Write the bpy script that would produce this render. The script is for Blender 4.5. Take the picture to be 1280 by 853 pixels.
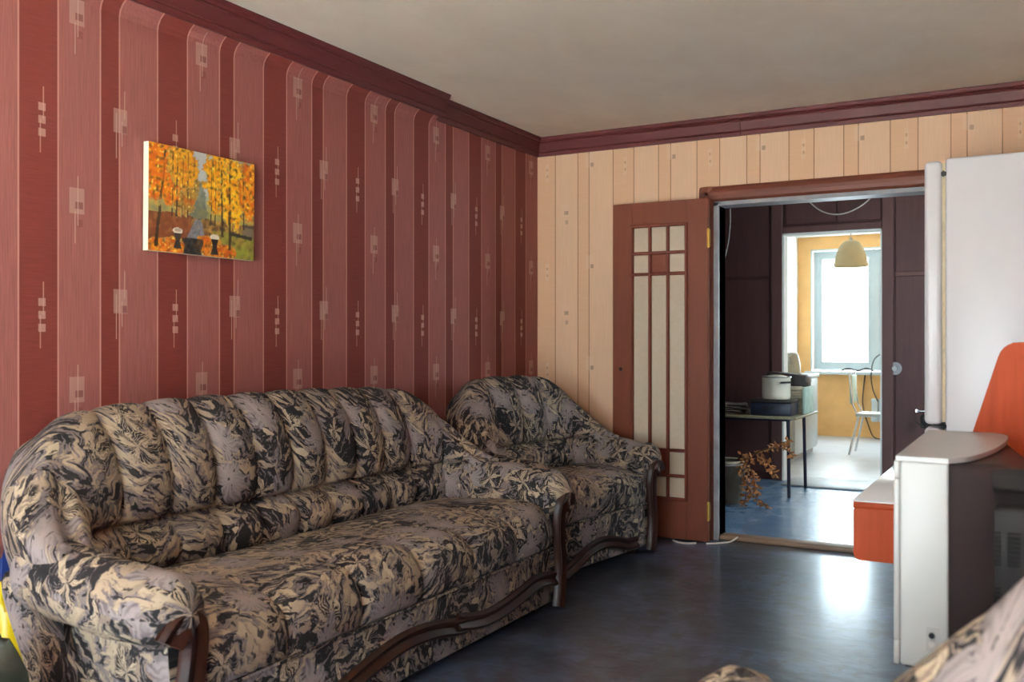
import bpy, bmesh, math, random
from mathutils import Vector, Matrix
random.seed(7)
for o in list(bpy.data.objects): bpy.data.objects.remove(o)
SC = bpy.context.scene
COL = SC.collection
PI = math.pi

# ------------------------------------------------------------------ camera, world, light, exposure
CAMX, CAMZ, FPX = 2.877, 1.172, 1190.0
HEAD = math.atan(660 / FPX)
cd = bpy.data.cameras.new('camera'); cam = bpy.data.objects.new('camera', cd); COL.objects.link(cam)
cd.sensor_width = 36; cd.lens = FPX / 1280 * 36; cd.shift_y = (428 - 426.5) / 1280
cam.location = (CAMX, 0, CAMZ); cam.rotation_euler = (PI / 2, 0, HEAD)
cd.dof.use_dof = True; cd.dof.focus_distance = 4.6; cd.dof.aperture_fstop = 4.0
cd.clip_start = 0.02
SC.camera = cam
W = bpy.data.worlds.new('overcast_sky'); SC.world = W; W.use_nodes = True
bg = W.node_tree.nodes['Background']; bg.inputs[0].default_value = (0.83, 0.915, 1.0, 1); bg.inputs[1].default_value = 15.0

def portal(name, loc, rot, sx, sy):
    l = bpy.data.lights.new(name, 'AREA'); l.shape = 'RECTANGLE'; l.size = sx; l.size_y = sy
    l.cycles.is_portal = True
    o = bpy.data.objects.new(name, l); COL.objects.link(o); o.location = loc; o.rotation_euler = rot
portal('daylight_portal_living', (1.7, -1.66, 1.1), (PI / 2, 0, 0), 3.0, 2.0)
portal('daylight_portal_kitchen', (1.42, 12.62, 1.57), (-PI / 2, 0, 0), 2.2, 1.6)
portal('daylight_portal_hall', (3.94, 6.8, 1.45), (0, PI / 2, 0), 1.3, 1.0)
sl = bpy.data.lights.new('sun', 'SUN'); sl.energy = 780; sl.angle = 0.01; sl.color = (1.0, 0.965, 0.90)
so = bpy.data.objects.new('sun', sl); COL.objects.link(so); so.location = (1.7, -8, 9); so.rotation_euler = (math.radians(28), 0, 0)   # high added sun, lighting the bounce slab
SC.view_settings.view_transform = 'Standard'; SC.view_settings.look = 'None'
SC.view_settings.gamma = 1.0; SC.view_settings.use_curve_mapping = False
SC.view_settings.exposure = 0.22

# ------------------------------------------------------------------ helpers
def lin(r, g, b):
    f = lambda c: ((c / 255) / 12.92 if c / 255 <= 0.04045 else ((c / 255 + 0.055) / 1.055) ** 2.4)
    return (f(r), f(g), f(b), 1)

class NT:
    """tiny helper for node materials"""
    def __init__(s, name):
        s.m = bpy.data.materials.new(name); s.m.use_nodes = True; s.t = s.m.node_tree
        s.b = s.t.nodes['Principled BSDF']; s.out = s.t.nodes['Material Output']
    def n(s, typ, **kw):
        nd = s.t.nodes.new(typ)
        for k, v in kw.items(): setattr(nd, k, v)
        return nd
    def set(s, sock, v):
        if isinstance(v, bpy.types.NodeSocket): s.t.links.new(v, sock)
        else: sock.default_value = v
    def math(s, op, a, b=0.0, c=None, clamp=False):
        nd = s.n('ShaderNodeMath', operation=op); nd.use_clamp = clamp
        s.set(nd.inputs[0], a); s.set(nd.inputs[1], b)
        if c is not None: s.set(nd.inputs[2], c)
        return nd.outputs[0]
    def vmath(s, op, a, b=(0, 0, 0)):
        nd = s.n('ShaderNodeVectorMath', operation=op); s.set(nd.inputs[0], a)
        if op == 'SCALE': s.set(nd.inputs['Scale'], b)
        else: s.set(nd.inputs[1], b)
        return nd.outputs['Value'] if op in ('LENGTH', 'DISTANCE', 'DOT_PRODUCT') else nd.outputs[0]
    def mix(s, f, a, b):
        nd = s.n('ShaderNodeMix', data_type='RGBA'); s.set(nd.inputs[0], f); s.set(nd.inputs[6], a); s.set(nd.inputs[7], b)
        return nd.outputs[2]
    def sep(s, v):
        nd = s.n('ShaderNodeSeparateXYZ'); s.set(nd.inputs[0], v); return nd.outputs
    def comb(s, x, y, z=0.0):
        nd = s.n('ShaderNodeCombineXYZ'); s.set(nd.inputs[0], x); s.set(nd.inputs[1], y); s.set(nd.inputs[2], z); return nd.outputs[0]
    def noise(s, vec, scale, detail=3, rough=0.55, dist=0.0, dim='3D'):
        nd = s.n('ShaderNodeTexNoise', noise_dimensions=dim); s.set(nd.inputs['Vector'], vec); nd.inputs['Scale'].default_value = scale
        nd.inputs['Detail'].default_value = detail; nd.inputs['Roughness'].default_value = rough; nd.inputs['Distortion'].default_value = dist
        return nd.outputs
    def ramp(s, f, stops, const=False):
        nd = s.n('ShaderNodeValToRGB'); s.set(nd.inputs[0], f); cr = nd.color_ramp
        if const: cr.interpolation = 'CONSTANT'
        while len(cr.elements) < len(stops): cr.elements.new(0.5)
        for e, (p, c) in zip(cr.elements, stops):
            e.position = p; e.color = c if len(c) == 4 else (*c, 1)
        return nd.outputs[0]
    def step(s, v, lo, hi):                      # smooth ramp lo..hi
        nd = s.n('ShaderNodeMapRange'); nd.clamp = True; s.set(nd.inputs[0], v); nd.inputs[1].default_value = lo; nd.inputs[2].default_value = hi
        return nd.outputs[0]
    def pos(s):
        return s.n('ShaderNodeNewGeometry').outputs['Position']
    def obj(s):
        return s.n('ShaderNodeTexCoord').outputs['Object']
    def uv(s):
        return s.n('ShaderNodeTexCoord').outputs['UV']
    def bump(s, h, strength=0.2, dist=0.01):
        nd = s.n('ShaderNodeBump'); nd.inputs['Strength'].default_value = strength; nd.inputs['Distance'].default_value = dist
        s.set(nd.inputs['Height'], h); s.t.links.new(nd.outputs[0], s.b.inputs['Normal'])
    def fin(s, col, rough=0.6, spec=None, metal=None, coat=None):
        s.set(s.b.inputs['Base Color'], col); s.set(s.b.inputs['Roughness'], rough)
        if spec is not None: s.b.inputs['Specular IOR Level'].default_value = spec
        if metal is not None: s.b.inputs['Metallic'].default_value = metal
        if coat is not None: s.b.inputs['Coat Weight'].default_value = coat; s.b.inputs['Coat Roughness'].default_value = 0.08
        return s.m

def plain(name, rgb, rough=0.55, var=0.12, scale=14, metal=None, spec=None, coat=None, bump=0.0):
    """plain coloured material with slight mottling"""
    t = NT(name); p = t.obj()
    f = t.noise(p, scale, 4)[0]
    c = lin(*rgb); d = tuple(x * (1 - var * 2) for x in c[:3]) + (1,); e = tuple(min(1, x * (1 + var)) for x in c[:3]) + (1,)
    col = t.mix(t.step(f, 0.3, 0.7), d, e)
    if bump: t.bump(f, bump, 0.003)
    return t.fin(col, rough, spec, metal, coat)

def wood(name, rgb, dark=0.55, rough=0.35, axis=2, scale=9, coat=None, spec=None):
    t = NT(name); p = t.obj()
    sc = [scale * 6] * 3; sc[axis] = scale * 0.5
    q = t.vmath('MULTIPLY', p, tuple(sc))
    f = t.noise(q, 1.0, 5, 0.6, 0.6)[0]
    g = t.noise(p, 2.2, 2)[0]
    c = lin(*rgb); d = tuple(x * dark for x in c[:3]) + (1,)
    col = t.mix(t.step(t.math('ADD', t.math('MULTIPLY', f, 0.75), t.math('MULTIPLY', g, 0.25)), 0.3, 0.68), d, c)
    t.bump(f, 0.05, 0.002)
    return t.fin(col, rough, spec, None, coat)

def wallpaper(name, axis, u0, per, v0, light, dark, line, motif_hi, motif_lo, mm, tex=1.0):
    """striped wallpaper with small square motifs; u runs along the wall, v is height"""
    t = NT(name); p = t.pos(); xyz = t.sep(p)
    u = t.math('FRACT', t.math('DIVIDE', t.math('SUBTRACT', xyz[axis], u0), per))
    vv = xyz[2]
    U = t.math('MULTIPLY', u, 0.553)                                   # tile coordinate in metres
    e = [0.0, 0.142, 0.306, 0.385]
    stripe = t.ramp(u, [(0.0, (0, 0, 0)), (e[1] / 0.553, (1, 1, 1)), (e[2] / 0.553, (0, 0, 0)), (e[3] / 0.553, (1, 1, 1))], True)
    # fine vertical streaks in the light stripes, horizontal threads in the dark ones
    s1 = t.noise(t.vmath('MULTIPLY', p, (260, 260, 7)), 1, 3, 0.6)[0]
    s2 = t.noise(t.vmath('MULTIPLY', p, (12, 12, 330)), 1, 3, 0.6)[0]
    lc = t.mix(t.step(s1, 0.32, 0.68), tuple(c * (1 - .20 * tex) for c in light[:3]) + (1,), tuple(min(1, c * (1 + .16 * tex)) for c in light[:3]) + (1,))
    dc = t.mix(t.step(s2, 0.3, 0.7), tuple(c * (1 - .14 * tex) for c in dark[:3]) + (1,), tuple(min(1, c * (1 + .12 * tex)) for c in dark[:3]) + (1,))
    col = t.mix(stripe, dc, lc)
    # thin lines at stripe joints
    for ee in e + [0.553]:
        m = t.math('COMPARE', U, ee, line[1] / 2)
        col = t.mix(t.math('MULTIPLY', m, line[2]), col, line[0])
    def vper(vc):
        a = t.math('FRACT', t.math('ADD', t.math('DIVIDE', t.math('SUBTRACT', vv, vc), 0.645), 0.5))
        return t.math('MULTIPLY', t.math('SUBTRACT', a, 0.5), 0.645)      # height above the motif centre
    def rect(col, V, uc, uw, vc, vh, c, a):
        m = t.math('MULTIPLY', t.math('COMPARE', U, uc, uw / 2), t.math('COMPARE', V, vc, vh / 2))
        return t.mix(t.math('MULTIPLY', m, a * mm), col, c)
    A = vper(v0 + 1.262)                                                  # three squares in the wide dark stripe
    for k in (-1, 0, 1): col = rect(col, A, 0.083, 0.026, k * 0.0425, 0.026, motif_hi, 0.75)
    col = rect(col, A, 0.088, 0.004, 0.055, 0.11, motif_hi, 0.8); col = rect(col, A, 0.077, 0.004, -0.055, 0.11, motif_hi, 0.7)
    for k in (-.5, .5): col = rect(col, A, 0.083, 0.007, k * 0.0425, 0.017, motif_lo, 0.7)
    B = vper(v0 + 1.318)                                                  # square on the joint of the narrow dark stripe
    col = rect(col, B, 0.389, 0.058, 0, 0.086, motif_hi, 0.55); col = rect(col, B, 0.405, 0.024, -0.028, 0.026, motif_lo, 0.85)
    col = rect(col, B, 0.407, 0.004, 0.06, 0.10, motif_hi, 0.8); col = rect(col, B, 0.372, 0.004, -0.055, 0.16, motif_hi, 0.8)
    col = rect(col, B, 0.396, 0.004, -0.045, 0.09, motif_hi, 0.8)
    Cc = vper(v0 + 1.010)                                                 # square in the light stripe
    col = rect(col, Cc, 0.213, 0.058, 0.0, 0.088, motif_hi, 0.55); col = rect(col, Cc, 0.222, 0.03, -0.015, 0.024, motif_lo, 0.85)
    col = rect(col, Cc, 0.224, 0.022, -0.075, 0.026, motif_lo, 0.6)
    col = rect(col, Cc, 0.217, 0.004, 0.0, 0.17, motif_hi, 0.8); col = rect(col, Cc, 0.206, 0.004, -0.09, 0.11, motif_hi, 0.8)
    h = t.mix(stripe, s2, s1)
    t.bump(h, 0.25 * tex, 0.002)
    return t.fin(col, 0.62, 0.25)

def fabric():
    """upholstery print: lilac-grey leaves, beige petals and black brush strokes; UV in metres"""
    t = NT('leaf_print_upholstery'); uv = t.uv()
    n1 = t.noise(uv, 7.0, 3, 0.55, 0, '2D')[1]
    d = t.vmath('ADD', uv, t.vmath('SCALE', t.vmath('SUBTRACT', n1, (0.5, 0.5, 0.5)), 0.09))
    n2 = t.noise(uv, 30, 3, 0.6, 0, '2D')
    d2 = t.vmath('ADD', d, t.vmath('SCALE', t.vmath('SUBTRACT', n2[1], (0.5, 0.5, 0.5)), 0.020))
    def cells(vec, sc, off):
        q = t.vmath('ADD', t.vmath('SCALE', vec, sc), (off, off * 0.7, 0))
        v = t.n('ShaderNodeTexVoronoi', voronoi_dimensions='2D', feature='F1'); t.set(v.inputs['Vector'], q); v.inputs['Scale'].default_value = 1.0
        l = t.vmath('SUBTRACT', q, v.outputs['Position']); p = t.sep(l); c = t.sep(v.outputs['Color'])
        return t.math('ARCTAN2', p[1], p[0]), v.outputs['Distance'], c, p
    def rot(p, a):
        ca, sa = t.math('COSINE', a), t.math('SINE', a)
        return (t.math('ADD', t.math('MULTIPLY', p[0], ca), t.math('MULTIPLY', p[1], sa)), t.math('SUBTRACT', t.math('MULTIPLY', p[1], ca), t.math('MULTIPLY', p[0], sa)))
    black, soot = lin(34, 31, 32), lin(60, 54, 54)
    cream, beige, brown, grey = lin(170, 152, 127), lin(147, 129, 108), lin(114, 98, 88), lin(106, 96, 95)
    # brush strokes: every patch has its own direction and its own darkness
    ang, r, c, p = cells(d2, 6.2, 0.0)
    x, y = rot(p, t.math('MULTIPLY', c[0], 6.283))
    v = t.noise(t.comb(t.math('ADD', t.math('MULTIPLY', x, 2.0), t.math('MULTIPLY', c[1], 40)), t.math('MULTIPLY', y, 8.5)), 1, 4, 0.62, 0.5, '2D')[0]
    v = t.math('ADD', v, t.math('MULTIPLY', t.math('SUBTRACT', c[2], 0.5), 0.20))
    col = t.ramp(v, [(0.0, cream), (0.40, beige), (0.455, brown), (0.475, grey), (0.525, grey), (0.54, soot), (0.565, black), (1.0, black)])
    # pale dabs sprinkled over everything
    ang, r, c, p = cells(d2, 17.0, 5.1)
    x, y = rot(p, t.math('MULTIPLY', c[0], 6.283))
    rr = t.math('SQRT', t.math('ADD', t.math('MULTIPLY', x, x), t.math('MULTIPLY', t.math('MULTIPLY', y, y), 5.0)))
    m = t.math('MULTIPLY', t.step(rr, 0.46, 0.40), t.math('GREATER_THAN', c[1], 0.62))
    col = t.mix(m, col, t.mix(c[2], cream, brown))
    # black feathery fans around pale petals
    ang, r, c, p = cells(d2, 7.4, 7.7)
    fine = t.noise(t.vmath('MULTIPLY', d2, (70, 40, 1)), 1, 2, 0.6, 0.4, '2D')[0]
    fan = t.math('COSINE', t.math('ADD', t.math('MULTIPLY', ang, 5.0), t.math('MULTIPLY', c[1], 7)))
    pe = t.math('ADD', 0.17, t.math('MULTIPLY', fan, 0.27))
    ridge = t.math('SINE', t.math('ADD', t.math('MULTIPLY', ang, 32.0), t.math('MULTIPLY', fine, 4)))
    pick = t.math('GREATER_THAN', c[0], 0.50)
    dark = t.math('MULTIPLY', t.step(r, 0.46, 0.40), t.step(t.math('ADD', ridge, t.math('MULTIPLY', fine, 2.5)), 0.75, 1.1))
    col = t.mix(t.math('MULTIPLY', dark, pick), col, black)
    pet = t.mix(t.step(ridge, -1, 1), brown, cream)
    col = t.mix(t.math('MULTIPLY', t.step(t.math('SUBTRACT', pe, r), 0.0, 0.03), pick), col, pet)
    # large lilac-grey ribbed leaves
    ang, r, c, p = cells(d, 4.6, 2.2)
    lobes = t.math('ABSOLUTE', t.math('COSINE', t.math('ADD', t.math('MULTIPLY', ang, 2.5), t.math('MULTIPLY', c[1], 9))))
    edge = t.math('ADD', 0.20, t.math('MULTIPLY', lobes, 0.20))
    edge = t.math('ADD', edge, t.math('MULTIPLY', t.math('SUBTRACT', n2[0], 0.5), 0.10))
    ribs = t.math('SINE', t.math('ADD', t.math('MULTIPLY', ang, 21.0), t.math('MULTIPLY', fine, 5)))
    leaf = t.mix(t.step(ribs, -0.9, 1.0), lin(82, 74, 76), lin(128, 117, 117))
    leaf = t.mix(t.step(r, 0.0, 0.42), lin(140, 127, 122), leaf)
    m3 = t.math('MULTIPLY', t.step(t.math('SUBTRACT', edge, r), 0.0, 0.02), t.math('GREATER_THAN', c[0], 0.52))
    col = t.mix(m3, col, leaf)
    spots = t.step(t.noise(d2, 46, 2, 0.5, 0, '2D')[0], 0.66, 0.70)
    col = t.mix(t.math('MULTIPLY', spots, 0.85), col, black)
    weave = t.noise(uv, 420, 2, 0.5, 0, '2D')[0]
    wr = t.noise(uv, 10, 3, 0.6, 0.5, '2D')[0]
    t.bump(t.math('ADD', t.math('MULTIPLY', weave, 0.25), t.math('MULTIPLY', wr, 2.6)), 0.4, 0.007)
    t.fin(col, 0.8, 0.2); t.b.inputs['Sheen Weight'].default_value = 0.0; t.b.inputs['Sheen Roughness'].default_value = 0.4
    return t.m

def glass_mat(name, tint=(0.95, 1, 1, 1), gloss=0.06):
    t = NT(name); t.t.nodes.remove(t.b)
    a = t.n('ShaderNodeBsdfTransparent'); a.inputs[0].default_value = tint
    g = t.n('ShaderNodeBsdfGlossy'); g.inputs['Roughness'].default_value = 0.02
    n = t.noise(t.obj(), 3, 2)[0]
    mx = t.n('ShaderNodeMixShader'); t.set(mx.inputs[0], t.math('MULTIPLY', t.math('ADD', n, 0.5), gloss))
    t.t.links.new(a.outputs[0], mx.inputs[1]); t.t.links.new(g.outputs[0], mx.inputs[2]); t.t.links.new(mx.outputs[0], t.out.inputs[0])
    return t.m

M = {}
def setup_materials():
    M['wp_red'] = wallpaper('wine_red_striped_wallpaper', 1, 1.910 - 0.553 * 8, 0.553, 0.0, lin(143, 86, 79), lin(113, 50, 43),
                            (lin(205, 150, 138), 0.006, 0.6), lin(186, 152, 138), lin(108, 50, 48), 0.8)
    M['wp_peach'] = wallpaper('peach_striped_wallpaper', 0, -0.010 - 0.5435 * 4, 0.5435, -0.28, lin(232, 192, 158), lin(228, 184, 147),
                              (lin(140, 84, 56), 0.005, 0.85), lin(232, 200, 172), lin(120, 80, 62), 0.6, 0.25)
    t = NT('whitewashed_ceiling'); p = t.pos()
    f = t.noise(t.vmath('MULTIPLY', p, (1.3, 0.8, 1)), 2.6, 5, 0.6, 0.5)[0]
    g = t.noise(p, 0.7, 2)[0]
    col = t.mix(t.step(t.math('ADD', t.math('MULTIPLY', f, .6), t.math('MULTIPLY', g, .4)), 0.35, 0.65), lin(230, 216, 197), lin(242, 231, 213))
    t.bump(f, 0.35, 0.02); M['ceiling'] = t.fin(col, 0.85, 0.1)
    t = NT('worn_painted_floor'); p = t.pos()
    f = t.noise(t.vmath('MULTIPLY', p, (1, 1.0, 1)), 1.7, 6, 0.65, 0.8)[0]
    g = t.noise(t.vmath('MULTIPLY', p, (3.0, 1.5, 1)), 5, 4, 0.6)[0]
    col = t.mix(t.step(f, 0.42, 0.60), lin(40, 39, 45), lin(80, 88, 108))
    col = t.mix(t.math('MULTIPLY', t.step(g, 0.50, 0.62), .8), col, lin(62, 46, 44))
    col = t.mix(t.step(t.noise(p, 90, 2)[0], 0.70, 0.74), col, lin(110, 105, 105))
    fl = t.noise(t.vmath('MULTIPLY', p, (7, 11, 1)), 1, 4, 0.6, 0.6)[0]
    t.bump(t.math('ADD', fl, t.math('MULTIPLY', t.noise(p, 60, 2)[0], 0.06)), 0.4, 0.006)
    sk = t.noise(t.vmath('MULTIPLY', t.vmath('ADD', p, t.vmath('SCALE', t.noise(p, 1.5, 2)[1], 0.5)), (5, 13, 1)), 1, 6, 0.7, 1.2)[0]
    col = t.mix(t.math('MULTIPLY', t.step(sk, 0.5, 0.7), 0.6), col, lin(44, 37, 38))
    M['floor'] = t.fin(col, t.math('ADD', 0.30, t.math('MULTIPLY', sk, 0.22)), 0.85); t.b.inputs['Coat Weight'].default_value = .45; t.b.inputs['Coat Roughness'].default_value = .16; t.b.inputs['Coat Tint'].default_value = (.8, .9, 1, 1); t.b.inputs['Specular Tint'].default_value = (.72, .86, 1, 1)  # blue coat and specular tint imitates sky sheen
    t = NT('blue_grey_hall_floor'); p = t.pos()
    f = t.noise(p, 2.4, 5, 0.6, 0.6)[0]
    g = t.noise(t.vmath('MULTIPLY', p, (2, 6, 1)), 3, 3)[0]
    col = t.mix(t.step(f, 0.35, 0.65), lin(86, 122, 158), lin(126, 156, 186))
    col = t.mix(t.step(g, 0.6, 0.8), col, lin(96, 92, 92))
    t.bump(g, 0.2, 0.003)
    M['hall_floor'] = t.fin(col, t.math('ADD', 0.16, t.math('MULTIPLY', f, 0.22)), 0.6)
    M['fabric'] = fabric()
    M['crown'] = wood('maroon_crown_moulding', (86, 35, 36), 0.78, 0.5, 1, 5, None, .3)
    M['crown_b'] = wood('maroon_crown_moulding_back', (86, 35, 36), 0.78, 0.5, 0, 5, None, .3)
    M['door_wood'] = wood('brown_laminate_door', (118, 62, 42), 0.78, 0.45, 2, 7, None, .25)
    M['door_bar'] = wood('red_brown_glazing_bar', (116, 54, 37), 0.8, 0.4, 2, 7, None, .3)
    M['casing'] = wood('brown_door_casing', (112, 60, 44), 0.75, 0.4, 0, 7, None, .3)
    M['carved'] = wood('dark_carved_wood', (52, 25, 15), 0.55, 0.34, 2, 6, None, .25)
    M['piano'] = wood('orange_brown_lacquer', (168, 68, 34), 0.66, 0.4, 2, 5, None, .08)
    M['jamb'] = plain('greyish_white_jamb_paint', (150, 146, 148), 0.4)
    M['hall_brown'] = wood('dark_brown_hall_paint', (92, 59, 57), 0.75, 0.45, 2, 6, None, .25)
    M['hall_board'] = wood('dark_brown_hall_board', (104, 70, 66), 0.8, 0.45, 2, 6, None, .25)
    M['hall_wall'] = plain('dark_hall_wall_paint', (92, 66, 64), 0.5)
    M['white_plaster'] = plain('white_plaster', (232, 230, 224), 0.7, 0.03)
    M['orange_wall'] = plain('ochre_kitchen_wall', (238, 188, 122), 0.75, 0.05, 5)
    M['white_pvc'] = plain('white_window_plastic', (196, 208, 212), 0.3, 0.02)
    M['glass'] = glass_mat('window_glass')
    t = NT('frosted_door_glass'); f = t.noise(t.obj(), 40, 3)[0]
    t.bump(f, 0.2, 0.003); M['frosted'] = t.fin(t.mix(f, lin(190, 172, 148), lin(204, 188, 164)), 0.28, 0.5)
    M['brass'] = plain('brass', (214, 170, 84), 0.28, 0.06, 20, 1.0)
    M['hole'] = plain('hole_shade', (22, 16, 14), 0.9)  # near-black colour stands for the shade inside openings
    M['fridge'] = plain('white_fridge_enamel', (234, 230, 230), 0.28, 0.015, 4)
    M['gasket'] = plain('yellowed_gasket', (214, 196, 160), 0.6)
    M['black'] = plain('black_plastic', (28, 27, 29), 0.4)
    M['tv_white'] = plain('white_television_plastic', (186, 186, 182), 0.42, 0.02, 4)
    M['tv_silver'] = plain('silver_television_plastic', (176, 174, 170), 0.34, 0.03, 4)
    M['tv_dark'] = plain('dark_grey_television_back', (60, 54, 54), 0.5, 0.06, 6)
    M['tv_screen'] = plain('dark_screen_glass', (20, 24, 26), 0.08)
    M['chrome'] = plain('chrome', (200, 204, 206), 0.2, 0.05, 8, 1.0)
    M['enamel'] = plain('cream_enamel', (240, 231, 210), 0.22, 0.03, 5)
    M['navy'] = plain('navy_blue_box', (34, 42, 64), 0.4, 0.12)
    M['dark_box'] = plain('dark_brown_case', (58, 50, 48), 0.5)
    M['cream'] = plain('cream_plastic', (206, 194, 168), 0.5)
    M['pale_green'] = plain('pale_green_board', (186, 208, 192), 0.55)
    M['paper'] = plain('grey_paper', (176, 168, 156), 0.8, 0.1, 30)
    M['paper2'] = plain('printed_paper', (150, 140, 132), 0.8, 0.2, 60)
    M['table'] = plain('worn_table_top', (150, 138, 108), 0.45, 0.12, 20)
    M['dark_metal'] = plain('dark_blue_metal', (38, 38, 56), 0.35, 0.08, 10, 0.6)
    M['bucket'] = plain('olive_plastic_bucket', (98, 92, 76), 0.5, 0.1)
    M['dry'] = plain('dry_brown_leaf', (196, 132, 80), 0.85, 0.25, 60)
    M['twig'] = plain('dry_twig', (110, 84, 60), 0.85, 0.15, 40)
    M['yellow'] = plain('yellow_plastic_film', (222, 186, 24), 0.3, 0.1, 12, bump=0.3)
    M['blue'] = plain('blue_plastic_film', (34, 52, 112), 0.32, 0.1, 12, bump=0.3)
    M['dkgreen'] = plain('dark_green_vinyl', (34, 42, 34), 0.3, 0.15, 8)
    M['lampshade'] = plain('cream_lamp_shade', (214, 200, 160), 0.6, 0.04, 8)
    M['cable'] = plain('white_cable', (206, 196, 186), 0.5)
    M['dark_cable'] = plain('dark_cable', (50, 46, 46), 0.5)
    M['mat'] = plain('grey_linoleum_scrap', (176, 180, 184), 0.4, 0.1)
    M['threshold'] = wood('worn_threshold_wood', (156, 124, 100), 0.6, 0.5, 0, 7)
    M['canvas'] = plain('canvas_edge', (236, 222, 196), 0.8, 0.04)
setup_materials()

class B:
    """collects geometry (with optional UVs) for ONE mesh object"""
    def __init__(s): s.v = []; s.f = []; s.uv = {}; s.sm = []
    def add(s, vs, fs, smooth=False, uvs=None):
        o = len(s.v); s.v += [tuple(x) for x in vs]
        for i, f in enumerate(fs):
            if uvs: s.uv[len(s.f)] = [uvs[k] for k in f] if not isinstance(uvs, dict) else uvs[i]
            s.f.append([k + o for k in f]); s.sm.append(smooth)
        return s
    def box(s, x0, x1, y0, y1, z0, z1, r=0.0, seg=2, smooth=None):
        if r <= 0:
            vs = [(x, y, z) for z in (z0, z1) for y in (y0, y1) for x in (x0, x1)]
            return s.add(vs, [(0, 2, 3, 1), (4, 5, 7, 6), (0, 1, 5, 4), (2, 6, 7, 3), (0, 4, 6, 2), (1, 3, 7, 5)])
        bm = bmesh.new(); bmesh.ops.create_cube(bm, size=1)
        for v in bm.verts: v.co = Vector(((x0 + x1) / 2 + v.co.x * (x1 - x0), (y0 + y1) / 2 + v.co.y * (y1 - y0), (z0 + z1) / 2 + v.co.z * (z1 - z0)))
        bmesh.ops.bevel(bm, geom=bm.edges[:], offset=r, segments=seg, profile=0.5, affect='EDGES')
        bm.verts.index_update()
        s.add([v.co[:] for v in bm.verts], [[v.index for v in f.verts] for f in bm.faces], True if smooth is None else smooth)
        bm.free(); return s
    def prism(s, poly, axis, a, b, smooth=False):
        """poly in the two other axes (in x,y,z order), extruded along axis from a to b"""
        n = len(poly)
        def P(p, h): q = list(p); q.insert(axis, h); return tuple(q)
        vs = [P(p, a) for p in poly] + [P(p, b) for p in poly]
        fs = [tuple(range(n))[::-1], tuple(range(n, 2 * n))] + [(i, (i + 1) % n, n + (i + 1) % n, n + i) for i in range(n)]
        return s.add(vs, fs, smooth)
    def tube(s, pts, r, seg=8, caps=True):
        pts = [Vector(p) for p in pts]; n = len(pts); rr = r if isinstance(r, (list, tuple)) else [r] * n
        vs = []; up = None
        for i, p in enumerate(pts):
            d = (pts[min(i + 1, n - 1)] - pts[max(i - 1, 0)]).normalized()
            if up is None: up = Vector((0, 0, 1)) if abs(d.z) < 0.9 else Vector((1, 0, 0))
            a = d.cross(up).normalized(); up = a.cross(d).normalized()
            for k in range(seg):
                t = 2 * PI * k / seg; vs.append(p + rr[i] * (math.cos(t) * a + math.sin(t) * up))
        fs = [(i * seg + k, i * seg + (k + 1) % seg, (i + 1) * seg + (k + 1) % seg, (i + 1) * seg + k) for i in range(n - 1) for k in range(seg)]
        if caps: fs += [tuple(range(seg))[::-1], tuple(range((n - 1) * seg, n * seg))]
        return s.add(vs, fs, True)
    def lathe(s, prof, c=(0, 0, 0), seg=28, close=False):
        n = len(prof); vs = []
        for r, z in prof:
            for k in range(seg):
                t = 2 * PI * k / seg; vs.append((c[0] + r * math.cos(t), c[1] + r * math.sin(t), c[2] + z))
        fs = [(i * seg + k, i * seg + (k + 1) % seg, (i + 1) * seg + (k + 1) % seg, (i + 1) * seg + k) for i in range(n - 1) for k in range(seg)]
        if close: fs += [tuple(range(seg))[::-1], tuple(range((n - 1) * seg, n * seg))]
        return s.add(vs, fs, True)
    def grid(s, rows, uvrows=None, closed_v=False, caps=False, flip=False):
        """rows: list of equally long point lists"""
        nu, nv = len(rows), len(rows[0]); vs = [p for r in rows for p in r]
        fs = []; fu = {}
        for i in range(nu - 1):
            for j in range(nv if closed_v else nv - 1):
                j2 = (j + 1) % nv
                q = [i * nv + j, (i + 1) * nv + j, (i + 1) * nv + j2, i * nv + j2]
                if flip: q = q[::-1]
                if uvrows:
                    dv = uvrows[i][j2] if j2 else (uvrows[i][j][0], uvrows[i][j][1] + 0.03)
                    dv2 = uvrows[i + 1][j2] if j2 else (uvrows[i + 1][j][0], uvrows[i + 1][j][1] + 0.03)
                    uq = [uvrows[i][j], uvrows[i + 1][j], dv2, dv]
                    fu[len(fs)] = uq[::-1] if flip else uq
                fs.append(q)
        if caps:
            for base, rv in ((0, False), ((nu - 1) * nv, True)):
                loop = list(range(base, base + nv)); loop = loop if (rv != flip) else loop[::-1]
                if uvrows: fu[len(fs)] = [(vs[k][1] + 0.37, vs[k][2] + 0.11) for k in loop]
                fs.append(loop)
        return s.add(vs, fs, True, fu if uvrows else None)
    def done(s, name, mat, parent=None, loc=None, boxuv=False):
        me = bpy.data.meshes.new(name); me.from_pydata(s.v, [], s.f)
        if s.uv or boxuv:
            ul = me.uv_layers.new(name='UVMap')
            for i, p in enumerate(me.polygons):
                if i in s.uv:
                    for li, c in zip(p.loop_indices, s.uv[i]): ul.data[li].uv = c
                else:
                    nx, ny, nz = (abs(c) for c in p.normal)
                    for li in p.loop_indices:
                        x, y, z = me.vertices[me.loops[li].vertex_index].co
                        ul.data[li].uv = (y + 0.31, z) if nx >= ny and nx >= nz else ((x, z + .17) if ny >= nz else (x, y + .5))
        me.polygons.foreach_set('use_smooth', s.sm)
        me.materials.append(mat if not isinstance(mat, str) else M[mat])
        bm = bmesh.new(); bm.from_mesh(me); bmesh.ops.recalc_face_normals(bm, faces=bm.faces[:]); bm.to_mesh(me); bm.free()
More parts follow.
